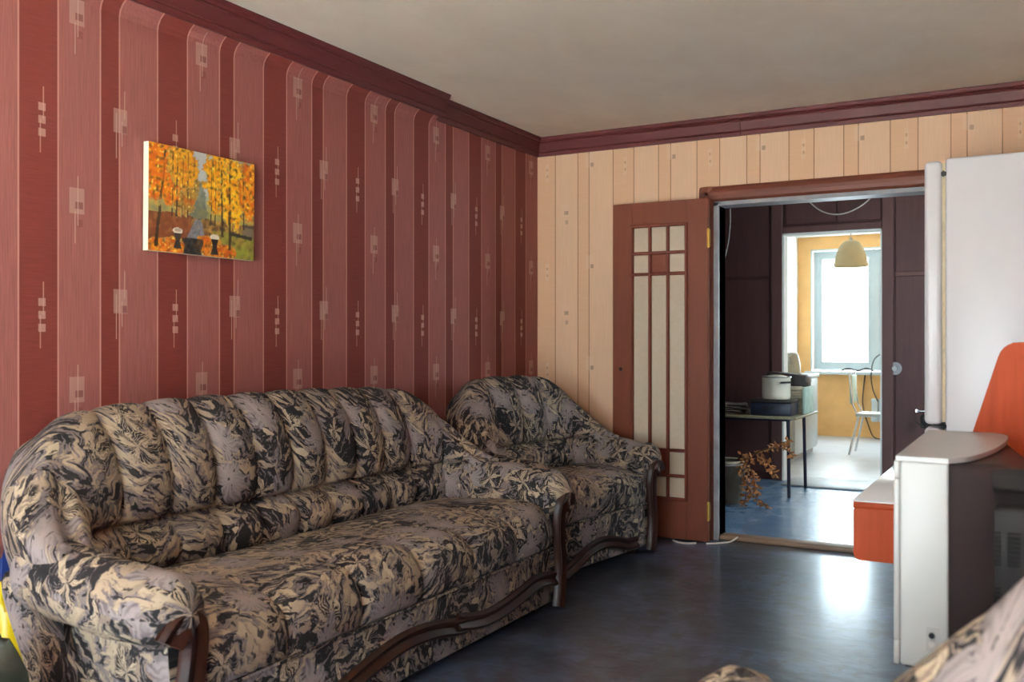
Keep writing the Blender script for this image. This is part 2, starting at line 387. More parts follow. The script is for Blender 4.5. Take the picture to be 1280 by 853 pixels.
        if any(s.sm) and hasattr(me, 'set_sharp_from_angle'): me.set_sharp_from_angle(angle=math.radians(48))
        o = bpy.data.objects.new(name, me); COL.objects.link(o)
        if parent: o.parent = parent
        if loc: o.location = loc
        return o

def thing(name, label, cat, loc=(0, 0, 0), rz=0.0, group=None):
    o = bpy.data.objects.new(name, None); COL.objects.link(o); o.empty_display_size = 0.1
    o.location = loc; o.rotation_euler = (0, 0, rz); tag(o, label, cat, group); return o
def tag(o, label, cat, group=None):
    o['label'] = label; o['category'] = cat
    if group: o['group'] = group
    return o
def struct(o, label=None, cat=None):
    o['kind'] = 'structure'
    if label: o['label'] = label
    if cat: o['category'] = cat
    return o
def sthing(name, label, cat, loc=(0, 0, 0)):
    o = thing(name, label, cat, loc); o['kind'] = 'structure'; return o
def catmull(pts, n):
    """smooth polyline through pts, n samples per span"""
    out = []; P = [pts[0]] + list(pts) + [pts[-1]]
    for i in range(1, len(P) - 2):
        for k in range(n):
            t = k / n; a, b, c, d = P[i - 1], P[i], P[i + 1], P[i + 2]
            out.append(tuple(0.5 * (2 * b[j] + (c[j] - a[j]) * t + (2 * a[j] - 5 * b[j] + 4 * c[j] - d[j]) * t * t + (3 * b[j] - a[j] - 3 * c[j] + d[j]) * t ** 3) for j in range(len(b))))
    out.append(tuple(pts[-1])); return out

# ------------------------------------------------------------------ room shell
RX, NY, BY, H = 3.70, -1.5, 5.533, 2.5          # right wall, window wall, back wall, ceiling height
HY, KY = 8.15, 12.37                            # hall back wall, kitchen window wall
DX0, DX1, DH = 1.215, 2.45, 2.0                 # double door opening
KX0, KX1, KH = 0.97, 1.765, 2.09                # kitchen doorway

struct(B().box(-0.12, RX + 0.12, NY - 0.12, BY, -0.06, 0).done('floor', 'floor'), 'dark worn painted floor of the living room', 'floor')
struct(B().box(-0.12, RX + 0.12, NY - 0.12, BY + 0.12, H, H + 0.06).done('ceiling', 'ceiling'), 'whitewashed living room ceiling', 'ceiling')
# left wall: straight up to z 2.35, near part curls out 6 cm under the crown
YS = 4.304
prof = [(0, 0), (0, 2.335), (0.004, 2.355), (0.016, 2.375), (0.036, 2.392), (0.062, 2.402), (0.062, H), (-0.12, H), (-0.12, 0)]
w = B().prism(prof, 1, NY - 0.12, YS)
w.prism([(0, 0), (0, H), (-0.12, H), (-0.12, 0)], 1, YS, BY + 0.12)
struct(w.done('wall_left', 'wp_red'), 'wine-red striped wallpaper wall behind the sofa', 'wall')
w = B().box(0, DX0, BY, BY + 0.12, 0, H).box(DX1, RX, BY, BY + 0.12, 0, H).box(DX0, DX1, BY, BY + 0.12, DH, H)
struct(w.done('wall_back', 'wp_peach'), 'peach striped wallpaper wall with the double doorway', 'wall')
struct(B().box(RX, RX + 0.12, NY - 0.12, BY + 0.12, 0, H).done('wall_right', 'wp_red'), 'striped wallpaper wall on the right, out of view', 'wall')
WX0, WX1, WZ0, WZ1 = 0.2, 3.2, 0.1, 2.1  # unseen window opening, enlarged to brighten the room
w = B().box(0, WX0, NY - 0.12, NY, 0, H).box(WX1, RX, NY - 0.12, NY, 0, H).box(WX0, WX1, NY - 0.12, NY, 0, WZ0).box(WX0, WX1, NY - 0.12, NY, WZ1, H)
struct(w.done('wall_front', 'wp_peach'), 'window wall behind the camera', 'wall')
def window(name, label, x0, x1, z0, z1, y, mull, out=1):
    t = sthing(name, label, 'window', ((x0 + x1) / 2, y, z0)); hw = (x1 - x0) / 2; hh = z1 - z0; fr = 0.055
    b = B().box(-hw, hw, -.035, .035, 0, fr).box(-hw, hw, -.035, .035, hh - fr, hh).box(-hw, -hw + fr, -.035, .035, fr, hh - fr).box(hw - fr, hw, -.035, .035, fr, hh - fr)
    b.done('window_frame', 'white_pvc', t)
    xs = [-hw + fr] + [m - (x0 + x1) / 2 for m in mull] + [hw - fr]
    for m in xs[1:-1]: B().box(m - .04, m + .04, -.04, .04, fr, hh - fr).done('mullion', 'white_pvc', t)
    for i in range(len(xs) - 1):
        a = xs[i] + (0.04 if i else 0); c = xs[i + 1] - (0.04 if i < len(xs) - 2 else 0)
        s = B().box(a, c, -.028, .028, fr, fr + .05).box(a, c, -.028, .028, hh - fr - .05, hh - fr).box(a, a + .05, -.028, .028, fr + .05, hh - fr - .05).box(c - .05, c, -.028, .028, fr + .05, hh - fr - .05).done('sash', 'white_pvc', t)
        B().box(a + .05, c - .05, -.004, .004, fr + .05, hh - fr - .05).done('pane', 'glass', s)
    return t
window('window_1', 'living room window behind the camera', WX0, WX1, WZ0, WZ1, NY - 0.07, [0.95, 1.7, 2.45])

struct(B().box(-2.5, 6.5, -6.8, NY - .12, -.12, -.02).done('floor', plain('pale_bounce_slab', (226, 216, 200), .8, .05, 3)), 'added pale slab outside the living room windows, bouncing sunlight inside', 'floor')  # unseen slab added to bounce sunlight onto the ceiling

# crown moulding: profile (offset from wall, height) swept along the walls
cp = [(0, -.118), (.012, -.118), (.016, -.108), (.020, -.098), (.016, -.092), (.022, -.086), (.030, -.04), (.036, -.034), (.034, -.028), (.046, -.020), (.052, -.006), (.052, 0), (0, 0)]
def crown(name, label, x0, y0, x1, y1, nx, ny, mat):
    b = B(); n = len(cp); vs = [(x0 + nx * o, y0 + ny * o, H + z) for o, z in cp] + [(x1 + nx * o, y1 + ny * o, H + z) for o, z in cp]
    b.add(vs, [tuple(range(n)), tuple(range(n, 2 * n))] + [(i, (i + 1) % n, n + (i + 1) % n, n + i) for i in range(n)])
    return struct(b.done(name, mat), label, 'moulding')
crown('trim_1', 'maroon crown moulding on the boxed-out part of the red wall', 0.062, NY, 0.062, YS + 0.004, 1, 0, 'crown')
crown('trim_2', 'maroon crown moulding on the red wall nearest the corner', 0, YS, 0, BY, 1, 0, 'crown')
for k, (xa, xb) in enumerate(((0, 1.345), (1.347, RX))):
    crown('trim_%d' % (3 + k), ['maroon crown moulding above the peach wall from the corner', 'maroon crown moulding above the peach wall over the refrigerator'][k], xa, BY, xb, BY, 0, -1, 'crown_b')
crown('trim_5', 'maroon crown moulding on the right wall, out of view', RX, NY, RX, BY, -1, 0, 'crown')

# double door frame: rounded casing, painted jamb, threshold
t = sthing('trim_6', 'brown rounded casing around the double doorway', 'door frame', (0, BY, 0))
arc = [(-.0, -.045), (-.014, -.045), (-.026, -.030), (-.032, -.010), (-.032, .010), (-.026, .030), (-.014, .045), (0, .045)]
B().prism([(1.145 + b_, a_) for a_, b_ in arc], 2, 0, DH + 0.095).done('side_casing', 'door_wood', t)
B().prism([(2.52 + b_, a_) for a_, b_ in arc], 2, 0, DH + 0.095).done('side_casing', 'door_wood', t)
B().prism([(a_, DH + 0.05 + b_) for a_, b_ in arc], 0, 1.0995, 2.565).done('head_casing', 'casing', t)
B().box(DX0 - .03, DX0, -.02, .12, 0, DH).done('jamb', 'jamb', t)
B().box(DX1, DX1 + .03, -.02, .12, 0, DH).done('jamb', 'jamb', t)
B().box(DX0 - .03, DX1 + .03, -.02, .12, DH - .02, DH + 0.004).done('head_jamb', 'jamb', t)
B().box(DX0, DX1, 0.0, .10, 0, .028, .006).done('threshold', 'threshold', t)

# open leaf of the double door
LX0, LX1, LH = 0.590, 1.186, 2.005
t = sthing('door_1', 'brown glazed door leaf folded open against the peach wall', 'door', (LX1, 5.40, 0.008))
lw = LX1 - LX0
def lx(px): return -lw + lw * (px - 767) / 121.0            # leaf-local x from proportions along the leaf
gx0, gx1, gz0, gz1 = lx(792.5), lx(861.5), 0.235, 1.862
B().box(-lw, gx0, 0, .038, 0, LH, .002, 1, False).done('stile', 'door_wood', t)
B().box(gx1, 0, 0, .038, 0, LH, .002, 1, False).done('stile', 'door_wood', t)
B().box(gx0, gx1, 0, .038, 0, gz0).done('bottom_rail', 'door_wood', t)
B().box(gx0, gx1, 0, .038, gz1, LH).done('top_rail', 'door_wood', t)
zr = [gz0, 0.372, 0.522, 1.572, 1.698, gz1]; gw = gx1 - gx0
xr = [gx0 + gw * k / 3 for k in range(4)]
def bar(a, b_, horiz, c):
    r = 0.0095; pr = [(-r, 0.004), (-r, -.006), (-r * .5, -.012), (r * .5, -.012), (r, -.006), (r, 0.004)]
    if horiz: B().prism([(y, c + x) for x, y in pr], 0, a, b_).done('glazing_bar', 'door_bar', t)
    else: B().prism([(c + x, y) for x, y in pr], 2, a, b_).done('glazing_bar', 'door_bar', t)
for z in zr: bar(gx0 - .008, gx1 + .008, True, z)
for i, x in enumerate(xr): bar(gz0, gz1, False, x)
for j in range(5):
    for i in range(3):
        wd = i == 1 and j in (1, 3)
        B().box(xr[i], xr[i + 1], .008 if not wd else .004, .016, zr[j], zr[j + 1]).done('wood_panel' if wd else 'pane', 'door_wood' if wd else 'frosted', t)
for z in (0.13, 1.72):
    h = B().box(-.002, .014, -.012, .004, z, z + .10).tube([(.006, -.010, z - .006), (.006, -.010, z + .106)], .007, 8).done('hinge', 'brass', t)
B().tube([(-lw + .05, .004, 1.0), (-lw + .05, -.0012, 1.0)], .011, 12).done('handle_hole_shade', 'hole', t)  # dark disc painted as the shade in the empty handle hole

# ------------------------------------------------------------------ hall
struct(B().box(-0.3, 3.9, BY, HY + 0.06, -0.06, -0.002).done('floor', 'hall_floor'), 'blue-grey hall floor beyond the double doorway', 'floor')
struct(B().box(-0.3, 3.9, BY + 0.12, HY + 0.1, H, H + .06).done('ceiling', 'white_plaster'), 'hall ceiling', 'ceiling')
struct(B().box(-0.3, -0.2, BY + .12, HY, 0, H).done('wall_hall_left', 'hall_wall'), 'dark hall wall on the left', 'wall')
struct(B().box(3.8, 3.9, BY + .12, 6.3, 0, H).box(3.8, 3.9, 7.3, HY, 0, H).box(3.8, 3.9, 6.3, 7.3, 0, .8).box(3.8, 3.9, 6.3, 7.3, 2.1, H).done('wall_hall_right', 'hall_wall'), 'dark hall wall on the right', 'wall')
struct(B().box(-.3, DX0 - .03, BY + .12, BY + .14, 0, H).box(DX1 + .03, 3.9, BY + .12, BY + .14, 0, H).box(DX0 - .03, DX1 + .03, BY + .12, BY + .14, DH, H).done('wall_hall_front', 'hall_wall'), 'dark hall side of the doorway wall', 'wall')
t = sthing('added_window_3', 'added unseen hall window on the right, brightening the hall', 'window', (3.86, 6.8, .8))  # opening added out of view to brighten the hall
B().box(-.03, .03, -.5, .5, 0, .05).box(-.03, .03, -.5, .5, 1.25, 1.3).box(-.03, .03, -.5, -.45, .05, 1.25).box(-.03, .03, .45, .5, .05, 1.25).done('window_frame', 'white_pvc', t)
B().box(-.004, .004, -.45, .45, .05, 1.25).done('pane', 'glass', t)
t = sthing('wall_hall_back', 'dark brown panelled hall wall around the kitchen doorway', 'wall', (0, HY, 0))
B().box(-.3, KX0, .03, .12, 0, H).box(KX1, 3.9, .03, .12, 0, H).box(KX0, KX1, .03, .12, KH, H).done('backing', 'hall_brown', t)
def panel(x0, x1, z0, z1, y=0.0, nm='panel', m='hall_brown'): return B().box(x0, x1, y, .03, z0, z1, .004, 1, False).done(nm, m, t)
panel(.20, .86, .06, 1.712, .008); panel(.20, .86, 1.735, 2.47, .008)
panel(-.28, .19, .06, 1.712, .008); panel(-.28, .19, 1.735, 2.47, .008)
panel(.88, KX0 + .0, 0, 2.48, -.006, 'post', 'hall_board'); panel(KX1, KX1 + .085, 0, 2.48, -.006, 'post', 'hall_board')
panel(KX0, KX1, KH, KH + .055, -.004, 'lintel', 'hall_board')
panel(1.0, 1.405, KH + .075, 2.47, .006); panel(1.415, 1.755, KH + .075, 2.47, .006)
panel(1.865, 2.55, .06, 1.70, .006); panel(1.865, 2.55, 1.735, 2.47, .006)
panel(2.56, 3.7, .06, 1.70, .008); panel(2.56, 3.7, 1.735, 2.47, .008)
panel(1.86, 2.6, 1.70, 1.735, -.004, 'ledge', 'hall_board')
k = B(); k.tube([(1.862, .006, .962), (1.862, -.004, .962)], .052, 20).done('lock_plate', 'jamb', t)
B().tube([(1.862, -.004, .962), (1.862, -.028, .962)], .020, 14).done('lock_knob', 'tv_silver', t)
B().tube([(2.03, .006, .63), (2.03, -.05, .63)], .013, 10).tube([(2.03, -.05, .63), (2.10, -.055, .63), (2.16, -.05, .622)], .010, 8).done('door_handle', 'chrome', t)
B().box(KX0 - .0, KX0 + .014, -.002, .14, 0, KH).box(KX1 - .014, KX1, -.002, .14, 0, KH).box(KX0, KX1, -.002, .14, KH - .014, KH).done('door_lining', 'white_plaster', t)
tag(B().tube([(2.075, HY - .062, .605), (2.075, HY - .07, .585), (2.075, HY - .06, .50)], [.008, .022, .018], 8).tube([(2.10, HY - .062, .607), (2.10, HY - .066, .58), (2.10, HY - .06, .52)], [.006, .016, .014], 8).done('key_bunch', 'black'), 'black key bunch hanging on the hall door handle beside the refrigerator', 'keys')

def cable(name, pts, r, mat, label, cat='cable'):
    return tag(B().tube(catmull(pts, 8), r, 6).done(name, mat), label, cat)
cable('hanging_wire', [(1.13, HY - .012, 2.45), (1.20, HY - .016, 2.34), (1.30, HY - .02, 2.255), (1.42, HY - .02, 2.222), (1.54, HY - .02, 2.245), (1.66, HY - .016, 2.32), (1.75, HY - .014, 2.44)], .0055, 'cable', 'slack white wire looping above the kitchen doorway')
cable('hanging_wire', [(.53, HY - .02, 2.33), (.53, HY - .02, 2.2), (.515, HY - .02, 2.05), (.48, HY - .02, 1.9), (.42, HY - .02, 1.74)], .005, 'cable', 'thin pale wire hanging on the dark hall wall at the left')

# ------------------------------------------------------------------ kitchen
struct(B().box(.1, 3.1, HY + .06, KY + .2, -.06, -.002).done('floor', plain('pale_kitchen_linoleum', (196, 204, 212), .3, .06, 5)), 'pale kitchen floor', 'floor')
struct(B().box(.1, 3.1, HY + .1, KY + .2, H, H + .06).done('ceiling', 'white_plaster'), 'white kitchen ceiling', 'ceiling')
struct(B().box(.06, .18, HY + .12, KY + .2, 0, H).done('wall_kitchen_left', 'white_plaster'), 'white kitchen wall on the left', 'wall')
struct(B().box(3.0, 3.12, HY + .12, KY + .2, 0, H).done('wall_kitchen_right', 'orange_wall'), 'ochre kitchen wall on the right', 'wall')
struct(B().box(.18, KX0, HY + .12, HY + .135, 0, H).box(KX1, 3.0, HY + .12, HY + .135, 0, H).box(KX0, KX1, HY + .12, HY + .135, KH, H).done('wall_kitchen_front', 'orange_wall'), 'ochre kitchen side of the doorway wall', 'wall')
VX0, VX1, VZ0, VZ1 = .34, 2.5, .80, 2.34
w = B().box(.18, VX0, KY, KY + .2, 0, H).box(VX1, 3.0, KY, KY + .2, 0, H).box(VX0, VX1, KY, KY + .2, 0, VZ0).box(VX0, VX1, KY, KY + .2, VZ1, H)
struct(w.done('wall_kitchen_back', 'orange_wall'), 'ochre kitchen wall under the bright window', 'wall')
window('window_2', 'bright white-framed kitchen window', VX0 + .015, VX1 - .015, VZ0 + .02, VZ1 - .015, KY + .14, [1.10, 1.82])
struct(B().box(VX0, VX0 + .014, KY - .004, KY + .1, VZ0, VZ1).box(VX1 - .014, VX1, KY - .004, KY + .1, VZ0, VZ1).box(VX0, VX1, KY - .004, KY + .1, VZ1 - .014, VZ1).done('trim_7', 'white_pvc'), 'white reveal lining of the kitchen window', 'window trim')
struct(B().box(VX0 - .06, VX1 + .06, KY - .10, KY + .10, VZ0 - .03, VZ0 + .006, .006).done('window_sill', 'white_pvc'), 'white kitchen window sill', 'window sill')
struct(B().box(.18, 3.0, KY - .015, KY, 0, .10).done('baseboard_kitchen', 'orange_wall'), 'ochre baseboard under the kitchen window', 'baseboard')

# pendant lamp
t = thing('pendant_lamp', 'cream dome pendant lamp hanging before the kitchen window', 'lamp', (1.14, 10.47, 0))
B().lathe([(.168, 1.965), (.173, 1.968), (.168, 2.01), (.158, 2.06), (.143, 2.11), (.124, 2.16), (.102, 2.20), (.075, 2.23), (.04, 2.243), (0, 2.246), (0, 2.240), (.07, 2.224), (.098, 2.196), (.12, 2.155), (.139, 2.107), (.154, 2.058), (.164, 2.01), (.168, 1.965)], seg=32).done('lamp_shade', 'lampshade', t)
B().lathe([(.0, 2.27), (.012, 2.265), (.014, 2.235), (.02, 2.19), (0, 2.19)], seg=14).done('socket', 'white_pvc', t)
B().tube([(0, 0, 2.26), (0, 0, 2.5)], .006, 6).done('cord', 'cable', t)

# white cabinet, kettle, radiator, chair, cords
t = thing('kitchen_cabinet', 'white low kitchen cabinet against the left kitchen wall', 'cabinet', (.49, 9.95, 0))
B().box(-.29, .29, -.55, .55, .06, .80).done('body', 'white_pvc', t)
B().box(-.27, .26, -.53, .53, 0, .06).done('plinth', 'jamb', t)
B().box(-.30, .32, -.57, .57, .80, .84, .006).done('worktop', 'white_pvc', t)
for y0 in (-.54, .005):
    d = B().box(.29, .308, y0, y0 + .535, .08, .79, .004).done('door', 'white_pvc', t)
    B().tube([(.308, y0 + .27, .70), (.325, y0 + .27, .70)], .012, 10).done('knob', 'chrome', d)
t = thing('electric_kettle', 'white electric kettle on the kitchen cabinet', 'kettle', (.70, 9.72, .84))
B().lathe([(0, 0), (.085, 0), (.088, .02), (.08, .12), (.065, .19), (.055, .215), (.03, .228), (0, .23)], seg=24).done('body', 'white_pvc', t)
B().tube(catmull([(0, .06, .205), (0, .11, .20), (0, .135, .14), (0, .115, .07), (0, .082, .05)], 5), .011, 8).done('handle', 'white_pvc', t)
B().tube([(0, -.06, .13), (0, -.11, .19)], [.028, .012], 10).done('spout', 'white_pvc', t)
t = thing('radiator', 'white radiator under the kitchen window', 'radiator', (1.42, KY - .07, 0))
for k in range(8): B().box(-.34 + k * .085, -.34 + k * .085 + .076, -.04, .04, .20, .485, .012).done('radiator_section', 'white_pvc', t)
B().tube([(-.35, 0, .23), (.36, 0, .23)], .014, 8).tube([(-.35, 0, .455), (.36, 0, .455)], .014, 8).tube([(.36, 0, .23), (.36, 0, 0)], .014, 8).done('pipe', 'white_pvc', t)
cable('power_cord', [(1.00, KY - .03, .80), (.98, KY - .03, .62), (.97, KY - .03, .40), (1.03, KY - .05, .18), (1.12, KY - .12, .012), (1.3, KY - .2, .012)], .008, 'dark_cable', 'dark cord running down the ochre wall under the kitchen window')
cable('power_cord', [(1.46, KY - .07, .92), (1.28, KY - .05, 1.04), (1.12, KY - .05, .98), (1.08, KY - .115, .80), (1.10, KY - .12, .60), (1.16, KY - .12, .45)], .008, 'dark_cable', 'dark cord looping from the kitchen window sill behind the chair')
tag(B().tube(catmull([(.72, KY - .04, .815), (.80, KY - .05, .845), (.92, KY - .05, .82), (1.02, KY - .06, .85), (1.10, KY - .05, .815)], 6), .012, 6).done('cord_bundle', 'dark_cable'), 'small tangle of cord lying on the kitchen window sill', 'cord')
t = thing('kitchen_chair', 'metal-legged kitchen chair with pale green back and white seat', 'chair', (1.40, 10.55, 0), -PI / 2)
B().box(-.19, .19, -.20, .20, .40, .435, .014).done('seat', 'white_pvc', t)
B().box(-.15, .15, -.262, -.238, .53, .83, .01).done('backrest', 'pale_green', t)
for sx in (-1, 1):
    B().tube([(sx * .165, .17, .40), (sx * .19, .23, 0)], .011, 8).done('leg', 'chrome', t)
    B().tube([(sx * .165, -.17, .40), (sx * .19, -.26, 0)], .011, 8).done('leg', 'chrome', t)
    B().tube([(sx * .165, -.17, .40), (sx * .16, -.225, .52), (sx * .155, -.265, .86)], .011, 8).done('back_post', 'chrome', t)
B().tube([(-.155, -.265, .858), (.155, -.265, .858)], .011, 8).done('top_rail', 'chrome', t)
tag(B().box(1.02, 1.74, 7.88, 8.42, 0, .012, .004).done('floor_mat', 'mat'), 'grey linoleum scrap lying in the kitchen doorway', 'mat')

# ------------------------------------------------------------------ hall table and its load
TZ = .612
t = thing('hall_table', 'small table with thin dark metal legs in the hall', 'table', (.88, 7.58, 0))
B().box(-.46, .42, -.40, .40, TZ - .018, TZ, .004).done('table_top', 'table', t)
for sx, sy in ((.335, -.29), (.335, .26), (-.38, -.29), (-.38, .26)):
    B().tube([(sx, sy, TZ - .018), (sx + (.01 if sx > 0 else -.01), sy + (.012 if sy > 0 else -.012), 0)], .013, 10).done('leg', 'dark_metal', t)
B().tube([(-.38, -.29, TZ - .03), (.335, -.29, TZ - .03)], .009, 8).tube([(.335, -.29, TZ - .03), (.335, .26, TZ - .03)], .009, 8).done('rail', 'dark_metal', t)
t = thing('navy_box', 'navy blue box with dark lid under the enamel pot', 'box', (1.085, 7.40, TZ))
B().box(-.155, .155, -.12, .12, 0, .098, .008).done('body', 'navy', t)
B().box(-.16, .16, -.125, .125, .098, .125, .008).done('lid', 'dark_box', t)
B().tube(catmull([(-.05, -.122, .06), (-.045, -.135, .062), (.02, -.135, .062), (.025, -.122, .06)], 4), .005, 6).done('handle', 'black', t)
t = thing('enamel_pot', 'cream enamel pot with dark handles standing on the navy box', 'pot', (1.10, 7.40, TZ + .125))
B().lathe([(0, 0), (.098, 0), (.106, .01), (.108, .03), (.108, .158), (.112, .164), (.106, .166), (.102, .155), (.1, .02), (0, .015)], seg=32).done('body', 'enamel', t)
B().lathe([(.110, .162), (.114, .166), (.110, .172), (.104, .168)], seg=32).done('rim', 'chrome', t)
B().lathe([(0, .182), (.02, .185), (.05, .181), (.09, .171), (.104, .165), (0, .165)], seg=28).done('lid', 'enamel', t)
for a in (-40, 140):
    ca, sa = math.cos(math.radians(a)), math.sin(math.radians(a))
    B().tube(catmull([(ca * .105 - sa * .035, sa * .105 + ca * .035, .128), (ca * .135 - sa * .03, sa * .135 + ca * .03, .13), (ca * .135 + sa * .03, sa * .135 - ca * .03, .13), (ca * .105 + sa * .035, sa * .105 - ca * .035, .128)], 5), .007, 8).done('handle', 'black', t)
t = thing('cream_canister', 'ribbed cream canister beside the enamel pot on the hall table', 'canister', (1.185, 7.66, TZ))
pr = []
for k in range(9): pr += [(.068, .004 + k * .022), (.073, .012 + k * .022), (.068, .020 + k * .022)]
B().lathe([(0, 0)] + pr + [(.06, .21), (0, .21)], seg=24).done('body', 'cream', t)
t = thing('dark_case', 'dark brown case lying tilted behind the enamel pot', 'case', (1.10, 7.80, TZ + .212))
o = B().box(-.16, .16, -.10, .10, 0, .098, .015).done('body', 'dark_box', t); t.rotation_euler = (0, math.radians(5), 0)
B().box(-.162, .162, -.102, .102, .046, .052).done('seam', 'black', t)
tag(B().box(1.02, 1.12, 7.72, 7.86, TZ, TZ + .20, .01).done('brown_carton', 'dark_box'), 'brown carton under the dark case on the hall table', 'box')
tag(B().box(1.262, 1.286, 7.56, 7.90, TZ, TZ + .21, .006).done('green_board', 'pale_green'), 'pale green board standing at the edge of the hall table', 'board')
labs = ['lowest of the loose papers on the hall table', 'grey paper second from the bottom of the pile on the hall table', 'folded newspaper in the middle of the pile on the hall table',
        'grey paper second from the top of the pile on the hall table', 'topmost curled paper of the pile on the hall table']
for k in range(5):
    a = [.1, -.15, .25, -.05, .35][k]; zz = TZ + .016 * k + .001
    rows = []
    for i in range(9):
        r_ = []
        for j in range(2):
            x = -.15 + .30 * i / 8; y = -.10 + .20 * j
            r_.append((x, y, .004 * math.sin(i * 1.1 + k) + (0.018 * max(0, -x - .07) / .08 if k == 4 else 0) + .004))
        rows.append(r_)
    b = B()
    up = [[(p[0], p[1], p[2] + .0085) for p in r_] for r_ in rows]
    b.grid([[q[0] for q in rows], [q[1] for q in rows], [q[1] for q in up], [q[0] for q in up], [q[0] for q in rows]])
    o = b.done('paper', 'paper' if k % 2 else 'paper2'); o.location = (.695 + .015 * (k % 3), 7.43, zz); o.rotation_euler = (0, 0, a)
    tag(o, labs[k], 'paper', 'papers on the hall table')
tag(B().lathe([(0, 0), (.03, 0), (.05, .02), (.052, .05), (.036, .075), (.012, .085), (0, .085)], seg=18).done('small_jug', 'jamb', None, (.925, 7.72, TZ)), 'small grey jug left of the enamel pot', 'jug')

# bucket and dried branch
t = thing('bucket', 'olive plastic bucket with wire handle behind the open door', 'bucket', (.87, 6.86, 0))
B().lathe([(0, .004), (.105, 0), (.11, .01), (.138, .29), (.146, .295), (.146, .31), (.138, .312), (.132, .30), (.104, .015), (0, .012)], seg=32).done('body', 'bucket', t)
B().lathe([(.139, .292), (.148, .296), (.148, .313), (.137, .314), (.132, .306)], seg=32).done('rim', 'cream', t)
B().tube(catmull([(.145, 0, .30), (.12, -.10, .29), (0, -.155, .285), (-.12, -.10, .29), (-.145, 0, .30)], 6), .005, 6).done('handle', 'cable', t)
t = thing('dried_branch', 'dried brown leafy branch spilling from the bucket across the hall floor', 'dried plant', (.95, 6.86, 0))
stems = [[(-.06, 0, .10), (.02, .02, .33), (.12, .05, .36), (.24, .08, .42), (.36, .11, .47)], [(-.06, 0, .12), (.03, 0, .30), (.14, .0, .33), (.22, .0, .30), (.27, .02, .22)],
         [(-.05, -.01, .12), (.03, -.03, .34), (.09, -.08, .28), (.10, -.12, .12), (.09, -.16, .02)], [(-.05, -.02, .12), (.02, -.05, .32), (.06, -.1, .26), (.14, -.14, .10), (.27, -.16, .02)],
         [(-.06, .0, .12), (.01, -.01, .33), (.06, -.04, .34), (.13, -.06, .22), (.17, -.08, .10)], [(.09, .04, .35), (.2, .02, .40), (.31, .05, .41), (.38, .08, .36)]]
sb = B(); lb = B()
for s_ in stems:
    c_ = catmull(s_, 10); sb.tube(c_, [.005 - .003 * i / len(c_) for i in range(len(c_))], 5)
    for i in range(14, len(c_) - 1, 1):
        for q in range(2 if i > 24 else 1):
            p = Vector(c_[i]); d = Vector((random.uniform(-1, 1), random.uniform(-1, 1), random.uniform(-1, .5))).normalized()
            L = random.uniform(.03, .06); wd = L * random.uniform(.22, .34); sd = d.cross(Vector((random.uniform(-1, 1), random.uniform(-1, 1), .7))).normalized(); nn = d.cross(sd)
            a = p + d * L * .5
            vs = [p, a + sd * wd + nn * .008, p + d * L, a - sd * wd + nn * .008, a - nn * .004]
            for v in vs: v.z = max(v.z, .006)
            lb.add(vs, [(0, 1, 4), (1, 2, 4), (2, 3, 4), (3, 0, 4)], True)
sb.done('stem', 'twig', t); o = lb.done('leaves', 'dry', t); o['kind'] = 'stuff'

# ------------------------------------------------------------------ upholstered suite
def sweep_wood(name, path, normals, prof, parent):
    """profile (side, out) swept along path; normals = outward direction"""
    rows = []
    n = len(path)
    for i, p in enumerate(path):
        p = Vector(p); d = (Vector(path[min(i + 1, n - 1)]) - Vector(path[max(i - 1, 0)])).normalized(); o = Vector(normals); s = d.cross(o).normalized()
        rows.append([p + s * a + o * b_ for a, b_ in prof])
    return B().grid(rows, None, True, True).done(name, 'carved', parent)

